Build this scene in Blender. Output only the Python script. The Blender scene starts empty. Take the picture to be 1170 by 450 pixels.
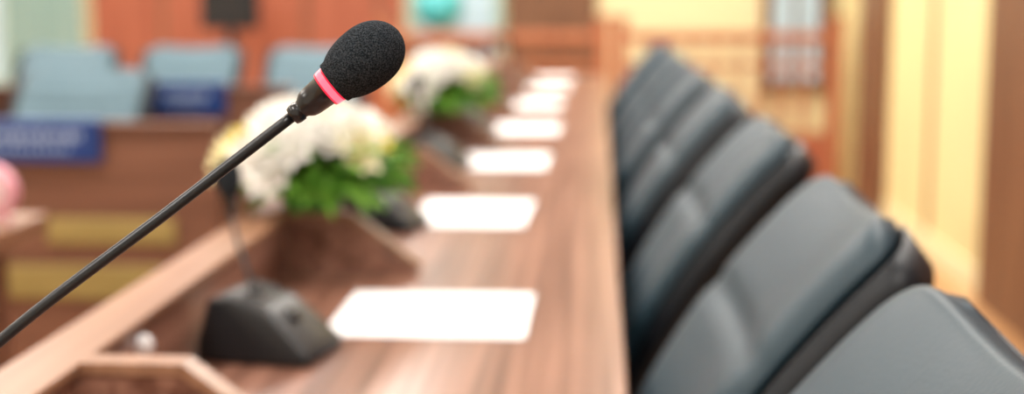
import bpy, bmesh, math, random
from mathutils import Vector, Matrix
random.seed(7)
S=bpy.context.scene
S.view_settings.view_transform='Standard'
S.view_settings.look='None'

def lin(c):
    return tuple(((x/255)/12.92 if x/255<=0.04045 else ((x/255+0.055)/1.055)**2.4) for x in c)+(1,)

def mat(name,rgb,rough=0.5,metal=0,var=0.12,scale=(8,8,8),bump=0.0,bscale=200,emit=None,es=0,spec=0.5,rgb2=None,detail=4,coat=0):
    m=bpy.data.materials.new(name); m.use_nodes=True
    nt=m.node_tree; b=nt.nodes['Principled BSDF']
    tc=nt.nodes.new('ShaderNodeTexCoord'); mp=nt.nodes.new('ShaderNodeMapping')
    nt.links.new(tc.outputs['Object'],mp.inputs[0]); mp.inputs['Scale'].default_value=scale
    n=nt.nodes.new('ShaderNodeTexNoise'); n.inputs['Scale'].default_value=1; n.inputs['Detail'].default_value=detail
    nt.links.new(mp.outputs[0],n.inputs['Vector'])
    r=nt.nodes.new('ShaderNodeValToRGB')
    c=lin(rgb); c2=lin(rgb2) if rgb2 else tuple(min(1,x*(1+var)) for x in c[:3])+(1,)
    c1=c if rgb2 else tuple(x*(1-var) for x in c[:3])+(1,)
    r.color_ramp.elements[0].color=c1; r.color_ramp.elements[1].color=c2
    r.color_ramp.elements[0].position=.35; r.color_ramp.elements[1].position=.65
    nt.links.new(n.outputs['Fac'],r.inputs[0]); nt.links.new(r.outputs[0],b.inputs['Base Color'])
    b.inputs['Roughness'].default_value=rough; b.inputs['Metallic'].default_value=metal
    b.inputs['Specular IOR Level'].default_value=spec
    b.inputs['Coat Weight'].default_value=coat; b.inputs['Coat Roughness'].default_value=.22
    if bump:
        n2=nt.nodes.new('ShaderNodeTexNoise'); n2.inputs['Scale'].default_value=bscale; n2.inputs['Detail'].default_value=3
        nt.links.new(tc.outputs['Object'],n2.inputs['Vector'])
        bp=nt.nodes.new('ShaderNodeBump'); bp.inputs['Strength'].default_value=bump; bp.inputs['Distance'].default_value=.001
        nt.links.new(n2.outputs['Fac'],bp.inputs['Height']); nt.links.new(bp.outputs[0],b.inputs['Normal'])
    if emit:
        b.inputs['Emission Color'].default_value=emit; b.inputs['Emission Strength'].default_value=es
    return m

M={}
M['table']=mat('table_wood',(98,62,48),.30,rgb2=(156,114,96),scale=(80,1.3,80),detail=7,bump=.05,coat=.25)
M['edge']=mat('wood_edge',(134,96,72),.35,rgb2=(158,118,92),scale=(60,2,60))
M['desk']=mat('desk_wood',(100,65,50),.4,rgb2=(126,86,68),scale=(2,10,30))
M['olive']=mat('desk_inset',(138,120,66),.6,rgb2=(156,136,80),scale=(3,3,30))
M['rail']=mat('rail_wood',(156,92,62),.4,rgb2=(178,114,80),scale=(20,20,2))
M['redwood']=mat('red_wood_panel',(148,78,54),.5,rgb2=(166,94,68),scale=(8,8,1))
M['brown']=mat('brown_wood_panel',(104,70,48),.5,rgb2=(124,86,60),scale=(8,8,1))
M['floor']=mat('floor_wood',(172,126,82),.35,rgb2=(196,150,104),scale=(12,1.2,1))
M['cream']=mat('cream_wall',(236,224,180),.8,var=.03,scale=(1,1,1))
M['creamp']=mat('cream_panel',(232,218,162),.7,var=.04,scale=(2,2,1))
M['wall']=mat('plaster_wall',(224,222,210),.85,var=.03,scale=(1,1,1))
M['ceil']=mat('ceiling_paint',(238,238,234),.9,var=.02,scale=(2,2,2))
M['leather']=mat('grey_leather',(32,56,68),.50,var=.06,scale=(6,6,6),bump=.25,bscale=260,spec=.42)
M['shell']=mat('black_shell',(10,18,26),.48,var=.1,bump=.1,spec=.35)
M['plastic']=mat('black_plastic',(22,25,29),.38,var=.1,bump=.05,bscale=800)
M['stem']=mat('stem_metal',(34,37,41),.34,metal=.3,var=.1)
M['gloss']=mat('connector_black',(26,28,32),.25,var=.05)
M['chrome']=mat('chrome',(210,212,215),.15,metal=1,var=.03)
M['paper']=mat('paper_white',(244,245,247),.7,var=.01,scale=(5,5,5))
M['blue']=mat('blue_plate',(6,46,108),.4,rgb2=(12,58,126),scale=(4,4,4))
M['white']=mat('white_letter',(170,190,220),.5,var=.02)
M['greych']=mat('blue_grey_leather',(88,114,126),.55,var=.06,scale=(4,4,4),bump=.2,spec=.35)
M['petalw']=mat('petal_white',(253,252,247),.6,var=.01,scale=(30,30,30))
M['petaly']=mat('petal_yellow',(246,224,76),.6,rgb2=(250,236,124),scale=(40,40,40))
M['petalc']=mat('petal_cream',(250,242,190),.6,rgb2=(252,247,214),scale=(40,40,40))
M['leaf']=mat('leaf_green',(92,156,46),.5,rgb2=(144,196,80),scale=(30,30,30))
M['leafd']=mat('leaf_dark',(44,104,40),.5,rgb2=(76,136,54),scale=(30,30,30))
M['pink']=mat('pink_plastic',(232,160,178),.4,var=.04)
M['pinkl']=mat('pale_pink',(242,216,220),.5,var=.03)
M['teal']=mat('globe_teal',(60,180,190),.4,rgb2=(120,205,205),scale=(6,6,6))
M['curt']=mat('teal_curtain',(150,184,180),.8,rgb2=(188,208,200),scale=(20,20,1))
M['glass']=mat('window_pane',(172,194,204),.2,var=.05,emit=(.65,.8,.86,1),es=.25)
M['ringp']=mat('ring_light',(240,30,50),.3,var=0,emit=(1,.13,.19,1),es=1.7)
M['ringr']=mat('ring_red',(200,8,30),.3,var=0,emit=(1,.02,.06,1),es=1.1)
M['lamp']=mat('lamp_diffuser',(250,250,245),.5,var=0,emit=(1,.97,.92,1),es=5)

def foam():
    m=bpy.data.materials.new('foam_black'); m.use_nodes=True; nt=m.node_tree; b=nt.nodes['Principled BSDF']
    tc=nt.nodes.new('ShaderNodeTexCoord')
    v=nt.nodes.new('ShaderNodeTexNoise'); v.inputs['Scale'].default_value=1400; v.inputs['Detail'].default_value=3; v.inputs['Roughness'].default_value=.7
    nt.links.new(tc.outputs['Object'],v.inputs['Vector'])
    r=nt.nodes.new('ShaderNodeValToRGB'); e=r.color_ramp.elements
    e[0].position=.42; e[0].color=(.005,.008,.011,1); e[1].position=.76; e[1].color=(.075,.088,.105,1)
    nt.links.new(v.outputs['Fac'],r.inputs[0]); nt.links.new(r.outputs[0],b.inputs['Base Color'])
    b.inputs['Roughness'].default_value=.95; b.inputs['Specular IOR Level'].default_value=.12
    bp=nt.nodes.new('ShaderNodeBump'); bp.inputs['Strength'].default_value=.9; bp.inputs['Distance'].default_value=.0007
    nt.links.new(v.outputs['Fac'],bp.inputs['Height']); nt.links.new(bp.outputs[0],b.inputs['Normal'])
    return m
M['foam']=foam()

def link(o,parent=None):
    S.collection.objects.link(o)
    if parent: o.parent=parent
    return o
def empty(name,loc=(0,0,0)):
    o=bpy.data.objects.new(name,None); o.location=loc; o.empty_display_size=.1
    return link(o)

class MB:
    def __init__(s): s.bm=bmesh.new(); s.mats=[]
    def mi(s,m):
        if m not in s.mats: s.mats.append(m)
        return s.mats.index(m)
    def box(s,x0,x1,y0,y1,z0,z1,m,bev=0,seg=2,rot=None,smooth=False):
        g=bmesh.ops.create_cube(s.bm,size=1)
        vs=g['verts']
        for v in vs:
            v.co=Vector(((x0+x1)/2+v.co.x*(x1-x0),(y0+y1)/2+v.co.y*(y1-y0),(z0+z1)/2+v.co.z*(z1-z0)))
        fs=list({f for v in vs for f in v.link_faces})
        if bev:
            es=list({e for f in fs for e in f.edges})
            r=bmesh.ops.bevel(s.bm,geom=es,offset=bev,segments=seg,affect='EDGES',profile=.5)
            fs=list({f for v in r['verts'] for f in v.link_faces}|{f for f in fs if f.is_valid})
        i=s.mi(m)
        for f in fs: f.material_index=i; f.smooth=smooth
        if rot is not None:
            vs={v for f in fs for v in f.verts}
            for v in vs: v.co=rot@v.co
        return fs
    def prism(s,pts,axis,a0,a1,m):
        def P(p,a):
            return {'y':(p[0],a,p[1]),'x':(a,p[0],p[1]),'z':(p[0],p[1],a)}[axis]
        A=[s.bm.verts.new(P(p,a0)) for p in pts]; B=[s.bm.verts.new(P(p,a1)) for p in pts]
        i=s.mi(m); n=len(pts); fs=[s.bm.faces.new(A),s.bm.faces.new(B[::-1])]
        for k in range(n): fs.append(s.bm.faces.new([A[k],B[k],B[(k+1)%n],A[(k+1)%n]]))
        for f in fs: f.material_index=i
    def revolve(s,prof,m,mtx=Matrix(),n=24,smooth=True):
        i=s.mi(m); rings=[]
        for r,z in prof:
            if r<1e-6: rings.append([s.bm.verts.new(mtx@Vector((0,0,z)))])
            else: rings.append([s.bm.verts.new(mtx@Vector((r*math.cos(2*math.pi*k/n),r*math.sin(2*math.pi*k/n),z))) for k in range(n)])
        for a,b in zip(rings,rings[1:]):
            for k in range(n):
                k2=(k+1)%n
                if len(a)==1 and len(b)==1: continue
                if len(a)==1: vs=[a[0],b[k],b[k2]]
                elif len(b)==1: vs=[a[k],b[0],a[k2]]
                else: vs=[a[k],b[k],b[k2],a[k2]]
                f=s.bm.faces.new(vs); f.material_index=i; f.smooth=smooth
    def tube(s,pts,rad,m,n=12,smooth=True):
        pts=[Vector(p) for p in pts]; i=s.mi(m); rings=[]
        if not isinstance(rad,(list,tuple)): rad=[rad]*len(pts)
        up=None
        for k,p in enumerate(pts):
            t=(pts[min(k+1,len(pts)-1)]-pts[max(k-1,0)]).normalized()
            if up is None: up=t.orthogonal().normalized()
            up=(up-t*up.dot(t)).normalized(); sd=t.cross(up)
            rings.append([s.bm.verts.new(p+(up*math.cos(2*math.pi*j/n)+sd*math.sin(2*math.pi*j/n))*rad[k]) for j in range(n)])
        for a,b in zip(rings,rings[1:]):
            for j in range(n):
                f=s.bm.faces.new([a[j],a[(j+1)%n],b[(j+1)%n],b[j]]); f.material_index=i; f.smooth=smooth
        for r in (rings[0][::-1],rings[-1]):
            f=s.bm.faces.new(r); f.material_index=i
    def mesh(s,name):
        bmesh.ops.recalc_face_normals(s.bm,faces=s.bm.faces)
        me=bpy.data.meshes.new(name); s.bm.to_mesh(me); s.bm.free()
        for m in s.mats: me.materials.append(M[m])
        return me
    def obj(s,name,parent=None,loc=(0,0,0)):
        o=bpy.data.objects.new(name,s.mesh(name)); o.location=loc
        return link(o,parent)

def bez(pts,n=40):
    P=[Vector(p) for p in pts]; P=[2*P[0]-P[1]]+P+[2*P[-1]-P[-2]]; out=[]
    segs=len(P)-3
    for s_ in range(segs):
        a,b,c,d=P[s_:s_+4]
        m=n//segs
        for k in range(m+(1 if s_==segs-1 else 0)):
            t=k/m
            out.append(.5*((2*b)+(-a+c)*t+(2*a-5*b+4*c-d)*t*t+(-a+3*b-3*c+d)*t**3))
    return out

# ------------------------------------------------------------ ROOM
XL,XR,YB,YF,ZC=-4.6,1.42,8.8,-1.8,2.9
def slab(name,*a,m):
    b=MB(); b.box(*a,m); return b.obj(name)
slab('floor',XL-.1,XR+.1,YF-.1,YB+.1,-.1,0,m='floor')
slab('ceiling',XL-.1,XR+.1,YF-.1,YB+.1,ZC,ZC+.1,m='ceil')
slab('wall_left',XL-.1,XL,YF,YB,0,ZC,m='wall')
slab('wall_right',XR,XR+.1,YF,YB,0,ZC,m='cream')
slab('wall_front',XL,XR,YF-.1,YF,0,ZC,m='wall')
slab('wall_back',XL,XR,YB,YB+.1,0,ZC,m='cream')
def rightpanel(name,y0,y1,m,t=.03):
    b=MB(); b.box(XR-t,XR-.001,y0,y1,.0,ZC-.01,m,bev=.004); return b.obj(name)
rightpanel('trim_1',7.0,7.62,'brown',.05)
rightpanel('trim_2',6.08,6.16,'brown',.012)
rightpanel('trim_3',-1.7,5.17,'brown',.04)
rightpanel('trim_4',8.5,8.56,'olive',.02)
b=MB(); b.box(XR-.02,XR-.001,5.18,6.99,.0,.1,'cream',bev=.004); b.obj('baseboard_right')
rightpanel('trim_5',6.17,6.99,'creamp',.01)
rightpanel('trim_6',5.18,6.07,'creamp',.01)
rightpanel('trim_7',7.63,8.49,'creamp',.01)
def backpanel(name,x0,x1,m,t=.04,z0=0,z1=ZC-.01):
    b=MB(); b.box(x0,x1,YB-t,YB-.001,z0,z1,m,bev=.004)
    if m=='redwood':
        k=x0+.45
        while k<x1-.1:
            b.box(k-.012,k+.012,YB-t-.01,YB-t+.001,z0,z1,'brown'); k+=.45
    return b.obj(name)
backpanel('trim_8',-3.15,-1.2,'redwood')
backpanel('trim_9',-.56,-.01,'brown')
def window(name,x0,x1,z0=.55,z1=2.3,fr='brown'):
    e=empty(name,((x0+x1)/2,YB,0)); cx=(x0+x1)/2
    b=MB(); b.box(x0-cx,x1-cx,-.02,-.005,z0,z1,'glass'); b.obj('pane',e)
    b=MB()
    for a in (x0,x1): b.box(a-cx-.03,a-cx+.03,-.06,-.001,z0-.04,z1+.04,fr,bev=.004)
    for a in (z0,z1,(z0+z1)/2+.1): b.box(x0-cx+.031,x1-cx-.031,-.055,-.001,a-.03,a+.03,fr)
    b.box(-.012,.012,-.05,-.001,z0+.031,z1-.031,fr); b.obj('frame',e)
window('window_1',-1.13,-.62,fr='curt'); window('window_2',1.02,1.36)
window('window_3',-4.2,-3.7,fr='curt')
def curtain(name,x0,x1,y):
    b=MB(); n=80; i=b.mi('curt'); prev=None
    for k in range(n+1):
        x=x0+(x1-x0)*k/n; yy=y+.03*math.sin(k*.9)
        a=b.bm.verts.new((x,yy,.05)); c=b.bm.verts.new((x,yy,2.6))
        if prev:
            f=b.bm.faces.new([prev[0],a,c,prev[1]]); f.material_index=i; f.smooth=True
        prev=(a,c)
    b.tube([(x0-.05,y,2.62),(x1+.05,y,2.62)],.015,'brown')
    return b.obj(name)
curtain('window_curtain',-3.65,-3.2,YB-.09)

for y in (-.2,2.2,4.6,7.0):
    for x in (-3.2,-1.2,.6):
        e=empty('ceiling_lamp' ,(x,y,ZC))
        b=MB(); b.box(-.32,.32,-.62,.62,-.05,-.001,'ceil',bev=.005); b.obj('housing',e)
        b=MB(); b.box(-.28,.28,-.58,.58,-.056,-.05,'lamp'); b.obj('diffuser',e)
        L=bpy.data.lights.new('tube','AREA'); L.shape='RECTANGLE'; L.size=.56; L.size_y=1.16; L.energy=(42 if y>4 else 30); L.color=(1,.962,.905)
        o=bpy.data.objects.new('tube',L); o.location=(0,0,-.065); link(o,e)

# ------------------------------------------------------------ MAIN TABLE
TX0,TX1,TY0,TY1=-.455,.03,-.4,6.4
e=empty('conference_table',(0,0,0))
b=MB(); b.box(TX0,TX1,TY0,TY1,.71,.75,'table',bev=.003); b.obj('table_top',e)
b=MB(); b.box(TX0,-.41,TY0,TY1,.7505,.822,'table')
b.box(TX0-.004,-.404,TY0-.004,TY1+.004,.822,.832,'edge',bev=.002); b.obj('ledge',e)
gy=[.34,1.075,1.84,2.62,3.4,4.17,4.95,5.7]
b=MB()
for y in gy:
    b.prism([(-.4095,.7505),(-.235,.7505),(-.235,.757),(-.325,.822),(-.4095,.822)],'y',y-.012,y+.012,'table')
    b.prism([(-.4035,.8225),(-.3245,.8225),(-.231,.7575),(-.231,.764),(-.322,.832),(-.4035,.832)],'y',y-.014,y+.014,'edge')
b.obj('station_dividers',e)
b=MB(); b.box(TX0,TX0+.02,TY0,TY1,.06,.7095,'desk'); 
b.box(TX0-.008,TX0-.0005,TY0,TY1,.0,.06,'brown')
for y in (TY0,2.95,TY1-.03): b.box(TX0+.0205,-.30,y,y+.03,0,.7095,'desk')
b.obj('modesty_panel',e)
b=MB()
for y in (1.225,2.0,2.78):  # white knobs added on the ledge, their pale colour imitates a specular glint
    mt=Matrix.Translation((-.4095,y,.805))@Matrix.Rotation(math.pi/2,4,'Y')
    b.revolve([(0.010,0),(.010,.004),(.009,.008),(.005,.0115),(0,.012)],'paper',mt,16)
b.obj('glint_buttons',e)

def paper(x,y,w,l,ang,nsheet=3):
    b=MB()
    for k in range(nsheet):
        R=Matrix.Rotation(math.radians(ang+random.uniform(-.8,.8)),4,'Z')
        b.box(-w/2,w/2,-l/2,l/2,.0004+k*.0005,.0008+k*.0005,'paper',rot=R)
    b.obj('paper_sheets',None,(x,y,.7503))
paper(-.186,1.60,.220,.225,0)
for x,y in ((-.208,2.36),(-.202,3.10),(-.197,3.85),(-.212,4.65),(-.207,5.42),(-.198,6.1)):
    paper(x,y,.19,.28,random.uniform(-1,1))

# ------------------------------------------------------------ MICROPHONES
def mic(base,path,axis,head,lit=False):
    e=empty('gooseneck_microphone',base); B=Vector(base)
    b=MB(); bm=b.bm
    w0,w1=.050,.040; prof=[(-.058,.0),(.066,.0),(.066,.012),(.018,.056),(-.022,.070),(-.048,.062),(-.058,.02)]
    i=b.mi('plastic'); L=[]; 
    for sx in (-1,1):
        L.append([bm.verts.new((sx*(w0 if z<.02 else w1),y,z)) for y,z in prof])
    n=len(prof)
    fs=[bm.faces.new(L[0]),bm.faces.new(L[1][::-1])]
    for k in range(n): fs.append(bm.faces.new([L[0][k],L[1][k],L[1][(k+1)%n],L[0][(k+1)%n]]))
    bmesh.ops.bevel(bm,geom=list(bm.edges),offset=.006,segments=3,affect='EDGES',profile=.5)
    for f in bm.faces: f.material_index=i; f.smooth=True
    o=b.obj('base',e,(0,0,.0005)); o.rotation_euler=(0,0,math.radians(-100))
    b=MB(); b.revolve([(.010,0),(.010,.003),(.008,.005),(0,.005)],'gloss',Matrix.Translation((.030,-.010,.044))@Matrix.Rotation(math.radians(42),4,'Y'),20); b.obj('talk_button',e)
    P=[Vector(p)-B for p in path]
    b=MB(); b.tube(bez(P,72),.0026,'stem',16)
    s0=P[0]; b.revolve([(.009,0),(.009,.006),(.006,.012),(.0035,.022),(.0026,.022)],'gloss',Matrix.Translation(s0-Vector((0,0,.006))),20)
    b.obj('gooseneck',e)
    ax=Vector(axis).normalized(); q=ax.to_track_quat('Z','Y').to_matrix().to_4x4()
    mt=Matrix.Translation(Vector(head)-B)@q
    b=MB(); b.revolve([(.0026,-.0425),(.0042,-.042),(.0048,-.040),(.0048,-.0375),(.0042,-.037),(.0044,-.036),(.0062,-.0335),(.0068,-.031),(.0074,-.0230),(.0083,-.0226),(.0083,-.0224),(0,-.0224)],'gloss',mt,32); b.obj('connector',e)
    rp,rr_=('ringp','ringr') if lit else ('gloss','gloss')
    b=MB(); b.revolve([(0,-.0223),(.0085,-.0223),(.0087,-.0215)],rr_,mt,40)
    b.revolve([(.0087,-.0215),(.0091,-.0183)],rp,mt,40)
    b.revolve([(.0091,-.0183),(.0091,-.0176),(0,-.0176)],rr_,mt,40); b.obj('light_ring',e)
    b=MB(); r0=.0148; pr=[(0,-.0175),(.0095,-.0175),(.0103,-.0172)]
    N=26
    for k in range(1,N+1):
        s_=-.0172+(.038)*math.sin(k/N*math.pi/2)
        t=(s_-.002)/(.0188 if s_>.002 else .0235)
        rr=r0*max(0,1-abs(t)**2.2)**.5
        pr.append((rr if k<N else 0,s_))
    b.revolve(pr,'foam',mt,56); b.obj('foam_windscreen',e)
    return e
H=Vector((-.107,.647,1.089)); AX=Vector((.785,.06,.617)).normalized()
mic((-.335,.585,.75),[(-.345,.583,.812),(-.343,.582,.86),(-.322,.583,.910),(-.259,.592,.9695),(-.19,.620,1.0235),tuple(H-AX*.0425)],AX,H,True)
for y in (1.41,2.2,2.98,3.76,4.53,5.3,6.06):
    x=-.338
    A2=Vector((-.10,.05,1)).normalized(); h2=Vector((x-.052,y+.06,.925))
    mic((x,y,.75),[(x-.01,y-.002,.812),(x-.022,y+.01,.84),(x-.036,y+.03,.865),tuple(h2-A2*.0425)],A2,h2)

# ------------------------------------------------------------ OFFICE CHAIRS
prof=[(.15,.475),(.165,.53),(.193,.61),(.235,.70),(.288,.785),(.342,.852),(.385,.897),(.412,.918)]
def chair_meshes(leather):
    out={}
    C=bez([(x,0,z) for x,z in prof],56)
    n=len(C); W=.205
    def sheet(b,m,off0,off1,pad,wscale=1,trim=0.0,seams=False):
        cols=21; i=b.mi(m); G=[]
        rows=range(n)
        for side in (0,1):
            g=[]
            for k in rows:
                t=k/(n-1)
                tt=trim+(1-2*trim)*t
                idx=tt*(n-1); a=int(min(idx,n-2)); fr=idx-a
                p=C[a].lerp(C[a+1],fr); tan=(C[a+1]-C[a]).normalized(); nr=Vector((-tan.z,0,tan.x))
                w=W
                if t>.80: w*= (1-((t-.80)/.20)**3*.45)**.8
                if t<.60: w*= 1-.26*math.sin(((.60-t)/.60)*math.pi/2)**1.5
                w-=W*(1-wscale)
                row=[]
                for c in range(cols):
                    s_=-1+2*c/(cols-1)
                    edge=(1-abs(s_)**5)
                    vt=min(1,min(t,1-t)*14); vt=math.sin(vt*math.pi/2)
                    d=off0+pad*edge**.5*vt
                    if seams:
                        for sm in (.30,.62):
                            d-=.010*math.exp(-((t-sm)/.018)**2)*edge
                    if side==1: d=off1
                    wrap=.020*s_*s_
                    q=p+nr*(d+wrap)
                    row.append(b.bm.verts.new((q.x,w*s_,q.z)))
                g.append(row)
            G.append(g)
        for side,g in enumerate(G):
            for k in range(n-1):
                for c in range(cols-1):
                    vs=[g[k][c],g[k][c+1],g[k+1][c+1],g[k+1][c]]
                    f=b.bm.faces.new(vs if side==0 else vs[::-1]); f.material_index=i; f.smooth=True
        per=lambda g:[g[0][c] for c in range(cols)]+[g[k][cols-1] for k in range(1,n)]+[g[n-1][c] for c in range(cols-2,-1,-1)]+[g[k][0] for k in range(n-2,0,-1)]
        A,Bp=per(G[0]),per(G[1])
        for k in range(len(A)):
            f=b.bm.faces.new([A[k],Bp[k],Bp[(k+1)%len(A)],A[(k+1)%len(A)]]); f.material_index=i; f.smooth=True
    b=MB(); sheet(b,leather,.003,-.002,.026,seams=True,wscale=.885,trim=.012); out['backrest_cushion']=b.mesh('backrest_cushion')
    b=MB(); sheet(b,'shell',-.001,-.042,0.0,wscale=1.0); out['backrest_shell']=b.mesh('backrest_shell')
    b=MB()
    b.box(-.25,.15,-.215,.215,.40,.475,leather,bev=.032,seg=5,smooth=True)
    out['seat']=b.mesh('seat')
    b=MB(); b.box(-.22,.13,-.19,.19,.375,.3995,'shell',bev=.008)
    b.box(.10,.19,-.03,.03,.34,.3745,'shell',bev=.006)
    b.tube(bez([(.16,0,.355),(.215,0,.40),(.22,0,.50),(.240,0,.58)],20),.016,'shell'); out['seat_pan']=b.mesh('seat_pan')
    b=MB()
    for sy in (-1,1):
        y=.228*sy
        b.tube(bez([(.06,.19*sy,.388),(.07,y,.40),(.085,y,.5),(.11,y,.60),(.06,y,.628),(-.05,y,.632),(-.12,y,.625),(-.15,y,.60),(-.12,y,.5),(-.09,y,.40),(-.08,.19*sy,.388)],60),.010,'shell',10)
        b.box(-.14,.08,y-.02,y+.02,.632,.655,'shell',bev=.009,seg=3,smooth=True)
    out['armrests']=b.mesh('armrests')
    b=MB(); b.revolve([(0,.10),(.03,.10),(.03,.20),(.022,.205),(.022,.30),(.014,.30),(.014,.374),(0,.374)],'chrome'); 
    b.revolve([(0,.07),(.045,.07),(.045,.11),(.031,.125),(0,.125)],'shell')
    for k in range(5):
        a=2*math.pi*k/5+.3; d=Vector((math.cos(a),math.sin(a),0))
        b.tube([d*.03+Vector((0,0,.095)),d*.12+Vector((0,0,.088)),d*.205+Vector((0,0,.068))],[.02,.017,.012],'shell',10)
        mt=Matrix.Translation(d*.205+Vector((0,0,.0265)))@Matrix.Rotation(a,4,'Z')@Matrix.Rotation(math.pi/2,4,'X')
        b.revolve([(0,-.02),(.02,-.02),(.026,-.014),(.026,-.004),(.018,-.003),(.018,.003),(.026,.004),(.026,.014),(.02,.02),(0,.02)],'plastic',mt,20)
        b.tube([d*.205+Vector((0,0,.04)),d*.205+Vector((0,0,.07))],.006,'chrome',8)
    out['swivel_base']=b.mesh('swivel_base')
    return out
CM=chair_meshes('leather'); CG=chair_meshes('greych')
def chair(loc,rot,ms,name='office_chair',sz=1):
    e=empty(name,loc); e.rotation_euler=(0,0,math.radians(rot)); e.scale=(1,1,sz)
    for k,me in ms.items():
        link(bpy.data.objects.new(k,me),e)
for y,x,r in ((.735,-.176,0),(1.265,-.156,0),(1.95,-.146,0),(2.62,-.150,-1),(3.24,-.155,1),(3.86,-.158,0),(4.48,-.158,-2),(5.10,-.158,0)):
    chair((x,y,0),r,CM,sz=1.003)

# ------------------------------------------------------------ LEFT DESKS
def desk(name,x0,x1,y0,y1,strips):
    e=empty(name,((x0+x1)/2,(y0+y1)/2,0)); cx,cy=(x0+x1)/2,(y0+y1)/2
    X0,X1,Y0,Y1=x0-cx,x1-cx,y0-cy,y1-cy
    b=MB(); b.box(X0,X1,Y0+.0305,Y1,.71,.75,'table',bev=.003)
    b.obj('desk_top',e)
    b=MB(); b.box(X0,X1,Y0,Y0+.03,.0,.82,'desk'); b.box(X0-.005,X1+.005,Y0-.01,Y0+.05,.8205,.834,'desk',bev=.002)
    b.box(X0,X0+.03,Y0+.0305,Y1-.02,0,.7095,'desk'); b.box(X1-.03,X1,Y0+.0305,Y1-.02,0,.7095,'desk'); b.obj('front_panel',e)
    b=MB()
    for a,c,z0,z1 in strips: b.box(a-cx,c-cx,Y0-.012,Y0-.0005,z0,z1,'olive',bev=.003)
    b.obj('inset_strips',e)
desk('wooden_desk',-2.6,-.84,3.06,3.5,[(-1.22,-.93,.565,.622),(-2.4,-.96,.44,.515)])
desk('wooden_desk',-2.6,-.93,4.25,4.7,[(-1.25,-.97,.46,.545),(-2.4,-1.35,.46,.545)])
e=empty('side_table',(-1.345,2.02,0))
b=MB(); b.box(-.42,.42,-.30,.30,.715,.75,'edge',bev=.003); b.obj('top',e)
b=MB()
for sx in (-1,1):
    for sy in (-1,1): b.box(sx*.34-.02,sx*.34+.02,sy*.25-.02,sy*.25+.02,0,.7145,'desk',bev=.003)
b.box(-.32,.32,-.26,-.24,.65,.7145,'desk'); b.box(-.32,.32,.24,.26,.65,.7145,'desk'); b.obj('legs',e)
def plate(x,y,w,z0,z1):
    e=empty('name_plate',(x,y,0))
    b=MB(); b.box(-w/2,w/2,-.012,-.004,z0,z1,'blue',bev=.002)
    b.box(-w/2,w/2,-.004,.036,z1-.004,z1,'blue'); b.obj('plate',e)
    b=MB(); n=int(w/.02)-4
    for k in range(n):
        xx=-w/2+.045+k*.02
        h=.016 if k%3 else .022
        b.box(xx,xx+(.013 if k%2 else .010),-.0132,-.0121,(z0+z1)/2+.012-h/2,(z0+z1)/2+.012+h/2,'white')
    for k in range(n-1):
        xx=-w/2+.055+k*.018; b.box(xx,xx+.010,-.0132,-.0121,(z0+z1)/2-.022,(z0+z1)/2-.013,'white')
    b.obj('lettering',e)
plate(-1.235,3.05,.30,.748,.84); plate(-1.235,4.24,.23,.748,.846)
plate(-1.85,3.05,.30,.748,.84)
for x,y in ((-1.50,3.98),(-2.0,3.98)): chair((x,y-.25,0),90,CG,sz=.955)
for x,y in ((-1.10,5.45),(-1.60,5.45),(-2.10,5.45)): chair((x,y-.25,0),90,CG,sz=.965)

e=empty('table_clock',(-.970,2.20,.75))
b=MB(); mt=Matrix.Translation((0,0,.052))@Matrix.Rotation(math.pi/2,4,'X')
b.revolve([(0,-.015),(.040,-.015),(.045,-.010),(.045,.012),(.041,.016),(.036,.013),(.036,.010),(0,.010)],'pink',mt,40)
b.revolve([(0,.0101),(.0355,.0101),(.0355,.0125),(0,.0125)],'pinkl',mt,40)
b.box(-.0015,.0015,-.0145,-.0126,.052,.078,'pink')
b.box(-.0005,.02,-.0145,-.0126,.0505,.0535,'pink')
for sx in (-1,1): b.tube([(sx*.022,0,.013),(sx*.03,0,.0005)],.005,'pink')
b.obj('clock_body',e)

# ------------------------------------------------------------ FLOWERS
def petal(b,m,mtx,L,W,curl,rows=4):
    i=b.mi(m); prev=None
    for k in range(rows+1):
        t=k/rows; w=W*math.sin(math.pi*min(1,.12+t*.88)**.8)*.5 if k<rows else W*.08
        z=curl*t*t*L; y=L*t
        row=[b.bm.verts.new(mtx@Vector((sx*w,y,z+(abs(sx)*W*.15)))) for sx in (-1,0,1)]
        if prev:
            for c in (0,1):
                f=b.bm.faces.new([prev[c],prev[c+1],row[c+1],row[c]]); f.material_index=i; f.smooth=True
        prev=row
def bloom(b,c,nrm,R,m,layers=3,centre='petaly'):
    q=Vector(nrm).normalized().to_track_quat('Z','Y').to_matrix().to_4x4(); T=Matrix.Translation(c)@q
    for l in range(layers):
        n=9-l; tilt=math.radians(8+l*26)
        for k in range(n):
            mt=T@Matrix.Rotation(2*math.pi*(k+.5*l)/n,4,'Z')@Matrix.Rotation(tilt,4,'X')
            petal(b,m,mt,R*(1-.2*l),R*.66,.25)
    b.revolve([(R*.2,0),(R*.22,R*.12),(R*.12,R*.25),(0,R*.28)],centre,T,8)
def leafy(b,c,d,L,W,m):
    q=Vector(d).normalized().to_track_quat('Y','Z').to_matrix().to_4x4()
    petal(b,m,Matrix.Translation(c)@q@Matrix.Rotation(random.uniform(-1,1),4,'Y'),L,W,-.35,5)
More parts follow.
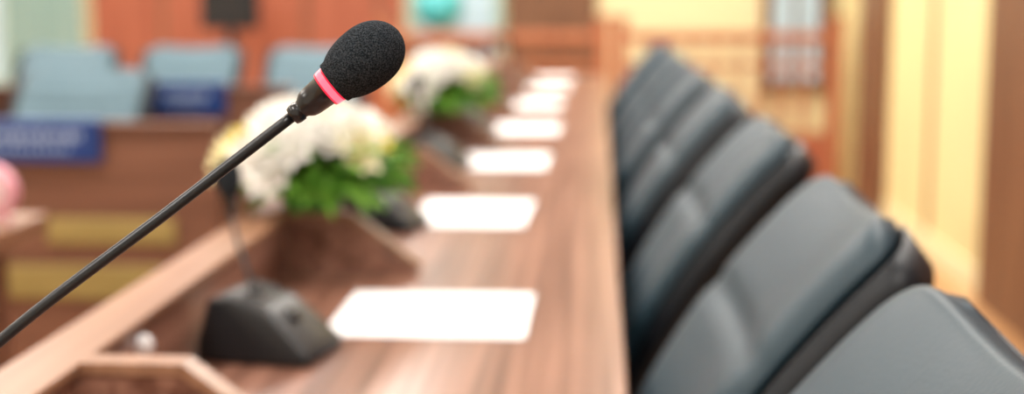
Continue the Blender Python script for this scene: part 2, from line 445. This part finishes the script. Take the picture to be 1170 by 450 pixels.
def flowers(loc,R,H):
    e=empty('flower_arrangement',loc)
    b=MB(); b.revolve([(0,0.0005),(.036,.0005),(.040,.006),(.050,.038),(.054,.042),(.050,.046),(.0,.044)],'leafd'); b.obj('pot',e)
    b=MB(); rnd=random.Random(3)
    N=34; ga=math.pi*(3-5**.5)
    for k in range(N):
        zf=1-(k+.5)/N*.92
        rr=math.sqrt(1-zf*zf); a=ga*k+.6
        d=Vector((rr*math.cos(a),rr*math.sin(a),zf))
        c=Vector((d.x*R*.84,d.y*R*.84,.055+d.z*(H-.085)))
        if d.z>.34 or d.x<-.2:
            yel=(d.x<-.58 and k%5>1) or (d.x>.45 and d.z<.80 and k%3==0)
            m='petaly' if yel else ('petalc' if k%7==2 else 'petalw')
            bloom(b,c,d+Vector((0,0,.25)),R*(.32 if not yel else .22)*rnd.uniform(.9,1.15),m,3,'petalc' if not yel else 'petaly')
        b.tube([Vector((0,0,.04)),c*.55+Vector((0,0,.02)),c],.0018,'leafd',5)
    b.obj('blooms',e)
    b=MB()
    for k in range(210):
        a=rnd.uniform(0,2*math.pi); el=rnd.uniform(-.25,.7)
        d=Vector((math.cos(a)*math.cos(el),math.sin(a)*math.cos(el),math.sin(el)))
        c=Vector((d.x*R*.44+.014,d.y*R*.44,.048+max(-.01,d.z*(H-.09)*.5)))
        leafy(b,c,d+Vector((.3,-.15,.0)),R*rnd.uniform(.45,.68),R*.2,'leaf' if k%4 else 'leafd')
    b.obj('foliage',e)
flowers((-.380,1.86,.833),.122,.155)
flowers((-.368,3.36,.833),.118,.160)

# ------------------------------------------------------------ RAILING + background props
def railing(x0,x1,y,h=.9,name='wooden_railing'):
    e=empty(name,((x0+x1)/2,y,0)); w=(x1-x0)/2
    b=MB(); b.box(-w,w,-.04,.04,h-.06,h,'rail',bev=.01); b.box(-w,w,-.025,.025,.30,.35,'rail',bev=.005); b.box(-w,w,-.03,.03,0,.2995,'redwood'); b.box(-w,w,-.025,.025,h-.2,h-.17,'rail'); b.obj('rails',e)
    b=MB(); n=int(2*w/.11)
    for k in range(1,n):
        x=-w+2*w*k/n
        b.revolve([(.016,.3505),(.016,.40),(.026,.45),(.028,.50),(.016,.58),(.014,.66),(.016,h-.2005)],'rail',Matrix.Translation((x,0,0)),10)
        b.revolve([(.014,h-.1695),(.014,h-.0605)],'rail',Matrix.Translation((x,0,0)),8)
    b.obj('balusters',e)
    b=MB()
    for x in (-w-.041,w+.041):
        b.box(x-.04,x+.04,-.045,.045,0,h+.06,'rail',bev=.006); b.box(x-.05,x+.05,-.055,.055,h+.0605,h+.085,'rail',bev=.008)
    b.obj('posts',e)
railing(-1.15,-.02,7.9); railing(.16,1.25,7.9)
e=empty('low_cabinet',(-1.0,8.45,0))
b=MB(); b.box(-.32,.32,-.2,.2,.0,.78,'redwood',bev=.006); b.box(-.34,.34,-.22,.2,.7805,.80,'brown',bev=.004); b.obj('carcass',e)
b=MB()
for sx in (-1,1): b.box(sx*.155-.145,sx*.155+.145,-.212,-.2005,.05,.74,'rail',bev=.004); b.revolve([(0,0),(.012,.0),(.012,.015),(0,.02)],'chrome',Matrix.Translation((sx*.035,-.213,.42))@Matrix.Rotation(math.pi/2,4,'X'),12)
b.obj('doors',e)
e=empty('desk_globe',(-.94,8.40,.80))
b=MB(); n=24; b.revolve([(.145*math.sin(math.pi*k/n),.24-.145*math.cos(math.pi*k/n)) for k in range(n+1)],'teal',n=40); b.obj('sphere',e)
b=MB(); b.revolve([(0,.0005),(.09,.0005),(.085,.015),(.02,.03),(.012,.05),(.012,.092),(0,.092)],'brown')
b.tube([(0,.16*math.sin(a),.24-.16*math.cos(a)) for a in [math.pi*k/24 for k in range(25)]],.006,'chrome',8); b.obj('stand',e)
e=empty('television_monitor',(-2.16,8.3,0))
b=MB(); b.box(-.17,.17,-.02,.03,.90,1.18,'shell',bev=.008); b.box(-.155,.155,-.0225,-.0201,.915,1.165,'gloss'); b.obj('screen',e)
b=MB(); b.tube([(0,0.005,.03),(0,.005,.91)],.025,'shell'); b.box(-.2,.2,-.16,.16,.001,.03,'shell',bev=.008); b.obj('stand',e)

# ------------------------------------------------------------ WORLD + CAMERA
w=bpy.data.worlds.new('world'); S.world=w; w.use_nodes=True
w.node_tree.nodes['Background'].inputs[0].default_value=(.8,.88,1,1); w.node_tree.nodes['Background'].inputs[1].default_value=.3
cd=bpy.data.cameras.new('camera'); cam=bpy.data.objects.new('camera',cd); link(cam)
cam.location=(0,0,1.12); cam.rotation_euler=(math.radians(90-8.23),0,math.radians(3.45))
cd.sensor_width=36; cd.lens=50; cd.clip_start=.01
F=Vector((-.0596,.9879,-.1431))
cd.dof.use_dof=True; cd.dof.focus_distance=(H-Vector((0,0,1.12))).dot(F)-.006; cd.dof.aperture_fstop=4.2
S.camera=cam
